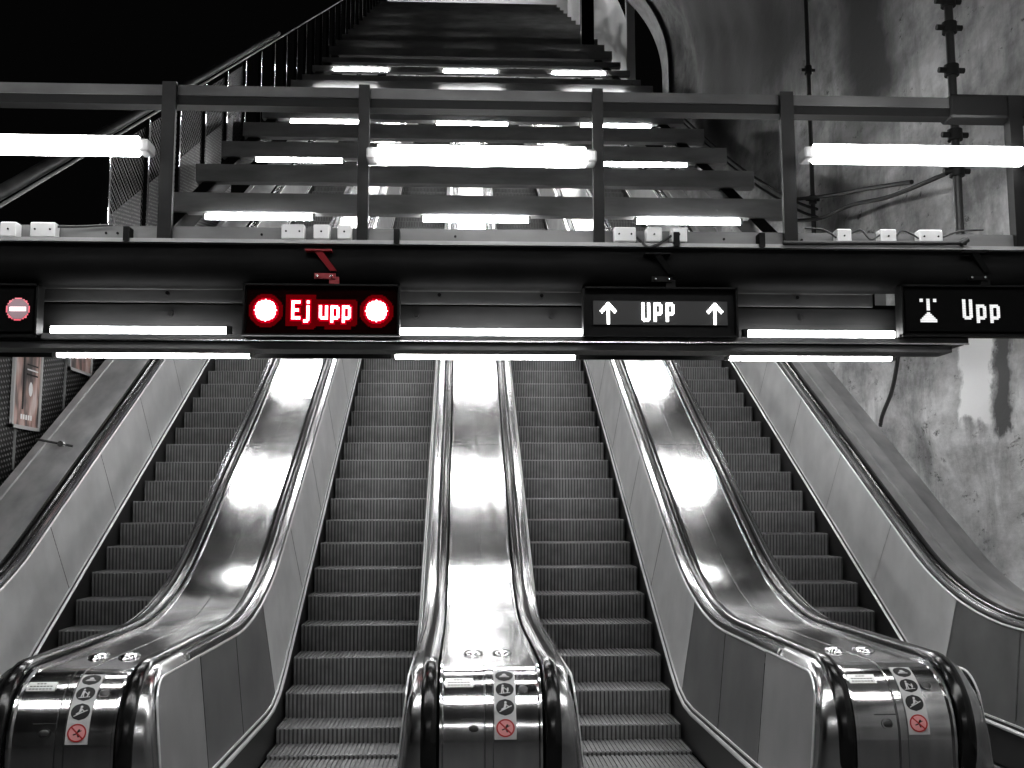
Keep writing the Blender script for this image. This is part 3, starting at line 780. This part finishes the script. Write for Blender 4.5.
def glyph_glow(mb, g, x, z, c, y, cz, k=1):
    on = set()
    for r, row in enumerate(GL[g]):
        for q, ch in enumerate(row):
            if ch == '#':
                for i in range(-k, k + 1):
                    for j in range(-k, k + 1): on.add((r + i, q + j))
    for r, q in on: mb.box(x + (q + .04) * c, x + (q + .96) * c, y, y + .003, z - (r + .96) * cz, z - (r + .04) * cz)
def led_disc(mb, x, z, r, y, c=.0082):
    n = int(r / c) + 1
    for i in range(-n, n + 1):
        for j in range(-n, n + 1):
            if math.hypot(i, j) * c <= r: mb.box(x + (i - .49) * c, x + (i + .49) * c, y, y + .004, z + (j - .49) * c, z + (j + .49) * c)
def sign(x0, x1, z0, z1, label, face):
    t = empty('display_sign', ((x0 + x1) / 2, YB - .1, z1), label, 'sign')
    yf, yb = YB - .10, YB + .0; b = .03
    m = MB()
    m.box(x0, x1, yf + .045, yb, z0, z1)
    for q in ((x0, x1, z1 - .012, z1), (x0, x1, z0, z0 + .012), (x0, x0 + .012, z0, z1), (x1 - .012, x1, z0, z1)): m.box(q[0], q[1], yf - .0, yf + .05, q[2], q[3])
    part(m, 'housing', M['black'], t)
    m = MB(); m.box(x0, x1, yf - .002, yf + .01, z0 - .006, z0 + .002); part(m, 'bottom_edge', M['beam_pale'] if face == 'face_red' else M['beam_dark'], t)
    m = MB()
    if face == 'face_grey': m.box(x0 + .065, x1 - .06, yf + .028, yf + .044, z0 + .075, z1 - .085)
    elif face == 'face_red': m.box(x0 + .02, x1 - .02, yf + .034, yf + .044, z0 + .02, z1 - .02)
    else: m.box(x0 + .03, x1 - .03, yf + .02, yf + .026, z0 + .03, z1 - .03)
    part(m, 'display_face', M[face], t)
    cx = (x0 + x1) / 2
    m = MB(); m.box(cx + .04, cx + .10, yf + .03, yf + .06, z1, z1 + .05); m.box(cx - .05, cx + .08, yf + .02, yf + .05, z1 + .035, z1 + .07)
    m.add([(cx + .05, yf, z1 + .08), (cx + .09, yf, z1 + .08), (cx + .0, yf - .04, z1 + .2), (cx - .05, yf - .04, z1 + .2), (cx + .05, yf + .03, z1 + .08), (cx + .09, yf + .03, z1 + .08), (cx + .0, yf - .01, z1 + .2), (cx - .05, yf - .01, z1 + .2)], [(0, 1, 2, 3), (7, 6, 5, 4), (0, 3, 7, 4), (1, 5, 6, 2)])
    m.box(cx - .10, cx + .06, yf - .05, yf + .02, z1 + .195, z1 + .205)
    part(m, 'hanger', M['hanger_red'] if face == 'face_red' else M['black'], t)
    for x in (cx - .03, cx + .055): m = MB(); m.tube([(x, yf - .0, z1 + .05), (x, yf + .021, z1 + .05)], .007, 10); part(m, 'screw', M['moulding'], t, True)
    return t, yf + .012
PXM = 1057 / 6.39     # px per metre on the sign plane
# red sign
x0, x1, z0, z1 = -1.490, -.537, 2.712, 3.035
t, yl = sign(x0, x1, z0, z1, 'black hanging sign with glowing red lettering Ej upp between two discs', 'face_red')
zc = z1 - .165
for kk, rr, yy, mm in ((1, .080, .009, 'red_glow'), (4, .104, .014, 'red_glow2')):  # dim emissive copies of letters and discs stand for their glow
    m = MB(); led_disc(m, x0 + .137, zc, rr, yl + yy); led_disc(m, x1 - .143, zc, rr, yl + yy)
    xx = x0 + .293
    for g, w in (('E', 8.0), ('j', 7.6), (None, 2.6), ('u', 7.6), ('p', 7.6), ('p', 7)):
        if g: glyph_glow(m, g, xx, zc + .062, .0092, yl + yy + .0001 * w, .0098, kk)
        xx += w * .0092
    part(m, 'painted_led_glow', M[mm], t)['kind'] = 'stuff'
m = MB(); led_disc(m, x0 + .137, zc, .066, yl); part(m, 'led_disc', M['red_led'], t)
m = MB(); led_disc(m, x1 - .143, zc, .066, yl); part(m, 'led_disc', M['red_led'], t)
c = .0092; xx = x0 + .293; zt = zc + .062
for g, w in (('E', 8.0), ('j', 7.6), (None, 2.6), ('u', 7.6), ('p', 7.6), ('p', 7)):
    if g: m = MB(); glyph(m, g, xx, zt, c, yl, .86, .0098); part(m, 'led_letter', M['red_led_text'], t)
    xx += w * c
# double arrow sign
x0, x1, z0, z1 = .592, 1.558, 2.722, 3.032
t, yl = sign(x0, x1, z0, z1, 'black hanging sign reading UPP in white between two upward arrows', 'face_grey')
zt = z1 - .098
for xa in (x0 + .105, x0 + .772):
    m = MB(); glyph(m, 'A', xa, zt, .0086, yl, 1.0, .0098); part(m, 'led_arrow', M['white_led'], t)
xx = x0 + .365
for g in 'UPP':
    m = MB(); glyph(m, g, xx, zt, .0088, yl, .97, .0100); xx += .0755; part(m, 'led_letter', M['white_led'], t)
# right sign
x0, x1, z0, z1 = 2.595, 3.58, 2.735, 3.06
t, yl = sign(x0, x1, z0, z1, 'rightmost black hanging sign reading Upp in dim white beside a bar over a triangle', 'face_black')
m = MB(); glyph(m, 'T', x0 + .122, z1 - .088, .0108, yl, .86); part(m, 'led_bar', M['dim_led'], t)
m = MB(); glyph(m, 'D', x0 + .122, z1 - .088 - 8 * .0108, .0108, yl, .86); part(m, 'led_triangle', M['dim_led'], t)
xx = x0 + .395; zt = z1 - .090
for g in 'Upp':
    m = MB(); glyph(m, g, xx, zt, .0108, yl, .86); xx += .088; part(m, 'led_letter', M['dim_led'], t)
# left sign
x0, x1, z0, z1 = -3.66, -2.712, 2.70, 3.022
t, yl = sign(x0, x1, z0, z1, 'leftmost black hanging sign with a dim no entry disc at the photo edge', 'face_black')
m = MB(); led_disc(m, x1 - .122, z1 - .155, .070, yl + .004); part(m, 'led_halo', M['red_rim'], t)  # emissive disc stands for the red glow round the no entry disc
m = MB(); led_disc(m, x1 - .120, z1 - .155, .064, yl); part(m, 'led_disc', M['dimmer_led'], t)
m = MB(); m.box(x1 - .168, x1 - .072, yl - .004, yl, z1 - .168, z1 - .142); part(m, 'led_bar', M['bar_led'], t)

# ------------------------------------------------------------------ posters on the left wall
def poster(ya, yb, za, zb, label, mt, fr):
    t = empty('poster', (-4.60, (ya + yb) / 2, za), label, 'poster', 'posters on the left wall'); X = -4.6
    m = MB(); w = .035
    for q in ((ya, yb, za, za + w), (ya, yb, zb - w, zb), (ya, ya + w, za, zb), (yb - w, yb, za, zb)): m.box(X - .01, X + .02, *q)
    part(m, 'frame', M['box'], t)
    m = MB(); m.box(X - .01, X + .006, ya + w, yb - w, za + w, zb - w); part(m, 'print', M[mt], t)
    if fr:
        m = MB(); m.add([(X + .009, ya + (yb - ya) * .62 + .05 * math.cos(2 * PI * k / 16), za + .42 + .075 * math.sin(2 * PI * k / 16)) for k in range(16)], [tuple(range(16))])
        m.box(X + .006, X + .009, ya + .24, ya + .27, za + .2, zb - .06, 1)
        for k in range(3): m.box(X + .006, X + .009, ya + .33, ya + .6, za + .56 + .05 * k, za + .575 + .05 * k, 1 if k != 1 else 0)
        for k in range(5): m.box(X + .006, X + .009, ya + .22 + .06 * k, ya + .255 + .06 * k, za + .10, za + .15, 0)
        part(m, 'print_motif', [M['white'], M['ink']], t)
poster(10.60, 11.30, 2.46, 3.5, 'tall framed poster with brownish photo print, nearer one on the dark left wall', 'poster', True)
poster(12.05, 12.78, 3.22, 4.25, 'pale framed poster mostly hidden behind the bridge, farther one on the left wall', 'poster2', False)

# ------------------------------------------------------------------ pipes and cables on the right wall
def wall_pipe(y, x, za, zb, r, label, clamps):
    t = empty('wall_pipe', (x, y, za), label, 'pipe', None)
    m = MB(); m.tube([(x, y, za), (x, y, zb)], r, 12); part(m, 'pipe_run', M['skirt'], t, True)
    for z in clamps:
        m = MB(); m.tube([(x, y, z - .05), (x, y, z + .05)], r * 1.7, 12); m.tube([(x - r * 3.2, y - .01, z), (x + r * 3, y, z)], r * .7, 8); part(m, 'clamp', M['cable'], t, True)
wall_pipe(12.75, 4.24, 4.2, 8.4, .028, 'thin dark vertical pipe on the concrete wall, left of the right railing lamp', (5.5, 7.2))
wall_pipe(8.9, 4.22, 3.35, 6.15, .038, 'thick dark vertical pipe on the concrete wall behind the right railing lamp', (4.62, 4.95, 5.55, 5.95, 6.2))
for dz in (0, .10):
    cable([(4.1, 22.2, 10.6 + dz), (4.1, 20.6, 9.65 + dz), (4.1, 16.0, 6.98 + dz), (4.1, 13.2, 5.55 + dz), (4.1, 12.2, 5.12 + dz)], .018, 'long dark cable climbing the concrete wall, %s of the pair' % ('upper' if dz else 'lower'), group='pair of climbing cables')
cable([(4.06, 13.0, 5.30), (4.06, 12.0, 5.05), (4.06, 11.0, 4.92), (4.08, 10.0, 4.72), (4.16, 8.96, 4.62)], .022, 'thick black cable sagging below the right railing lamp to the thick pipe')
cable([(4.06, 16.2, 6.5), (4.06, 14, 5.85), (4.06, 11.8, 5.26), (4.08, 10.6, 4.98), (4.12, 9.6, 4.74)], .022, 'straight black cable along the concrete wall above the sagging one')
cable([(4.28, 10.4, 3.35), (4.29, 10.54, 3.09), (4.30, 10.72, 2.85), (4.31, 11.0, 2.64), (4.31, 11.08, 2.52)], .022, 'curved grey cable on the concrete wall just above the right ledge', mt='skirt')
# pale pillar in the dark recess and bracket
m = MB(); m.box(4.07, 4.28, 26, 26.2, 12.6, 17); tag(m.build('pillar', M['white']), 'narrow pale upright post in the dark recess at the top right', 'post')
m = MB(); m.box(3.2, 3.55, 28.6, 29, 13.3, 22); tag(m.build('pillar', M['beam_dark']), 'dark upright post beside the bright upper hall wall', 'post')

# hall lamps behind and above the viewer: they light the landing and mirror in the newels
for y, z in ((4.0, 4.825), (3.3, 4.825), (-5.5, 4.825)):
    for x in (-3.1, -.25, 2.6):
        lamp('hall_lamp', x - 1.4, x + 1.4, y, z, .03, 'tube lamp under the landing hall ceiling', 'tube lamps of the landing hall', mt='tube_hall', hz=.04)
for y in (43.6, 45.5):
    for x in (-2.6, -.4, 1.8):
        lamp('upper_hall_lamp', x - 1.0, x + 1.0, y, nose(YTOP) + 8.39, .06, 'tube lamp in the bright upper hall', 'tube lamps of the upper hall', mt='tube_top', hz=.04)

DZ = {'railing_lamp': -.034, 'junction_box': -.018, 'conduit': -.018, 'recess_lamp': .020, 'underside_lamp': .020, 'display_sign': -.006}
DB = {'top_rail': -.018, 'post': -.018, 'kick_plate': -.018, 'edge_strip': -.018, 'walkway_deck': -.018, 'clamp': -.018, 'upper_channel': .02, 'back_panel': .02, 'lower_channel': .02, 'soffit': .02}
for o in list(C.objects):
    n = o.name.split('.')[0]
    if o.parent is None and n in DZ: o.location.z += DZ[n]
    if o.parent is None and n == 'cable' and 'box' in o['label']: o.location.z -= .018
    if o.parent is not None and o.parent.name == 'walkway_bridge' and n in DB: o.location.z += DB[n]
# ------------------------------------------------------------------ world, camera, look
w = bpy.data.worlds.new('dark_station'); bpy.context.scene.world = w; w.use_nodes = True
w.node_tree.nodes['Background'].inputs[0].default_value = (1, 1, 1, 1); w.node_tree.nodes['Background'].inputs[1].default_value = .0015
cam = bpy.data.cameras.new('camera'); co = bpy.data.objects.new('camera', cam); C.objects.link(co)
cam.sensor_width = 36; cam.lens = 1057 * 36 / 1024; cam.clip_end = 200
from mathutils import Matrix
yaw, pit, rol = .0469, .1157, -.0019
co.location = (-.15, 0, 1.67)
co.rotation_euler = (Matrix.Rotation(-yaw, 3, 'Z') @ Matrix.Rotation(PI / 2 + pit, 3, 'X') @ Matrix.Rotation(-rol * -1, 3, 'Z')).to_euler()
sc = bpy.context.scene; sc.camera = co
sc.view_settings.view_transform = 'Standard'
try: sc.view_settings.look = 'Medium High Contrast'
except Exception: pass
sc.view_settings.exposure = 0.6
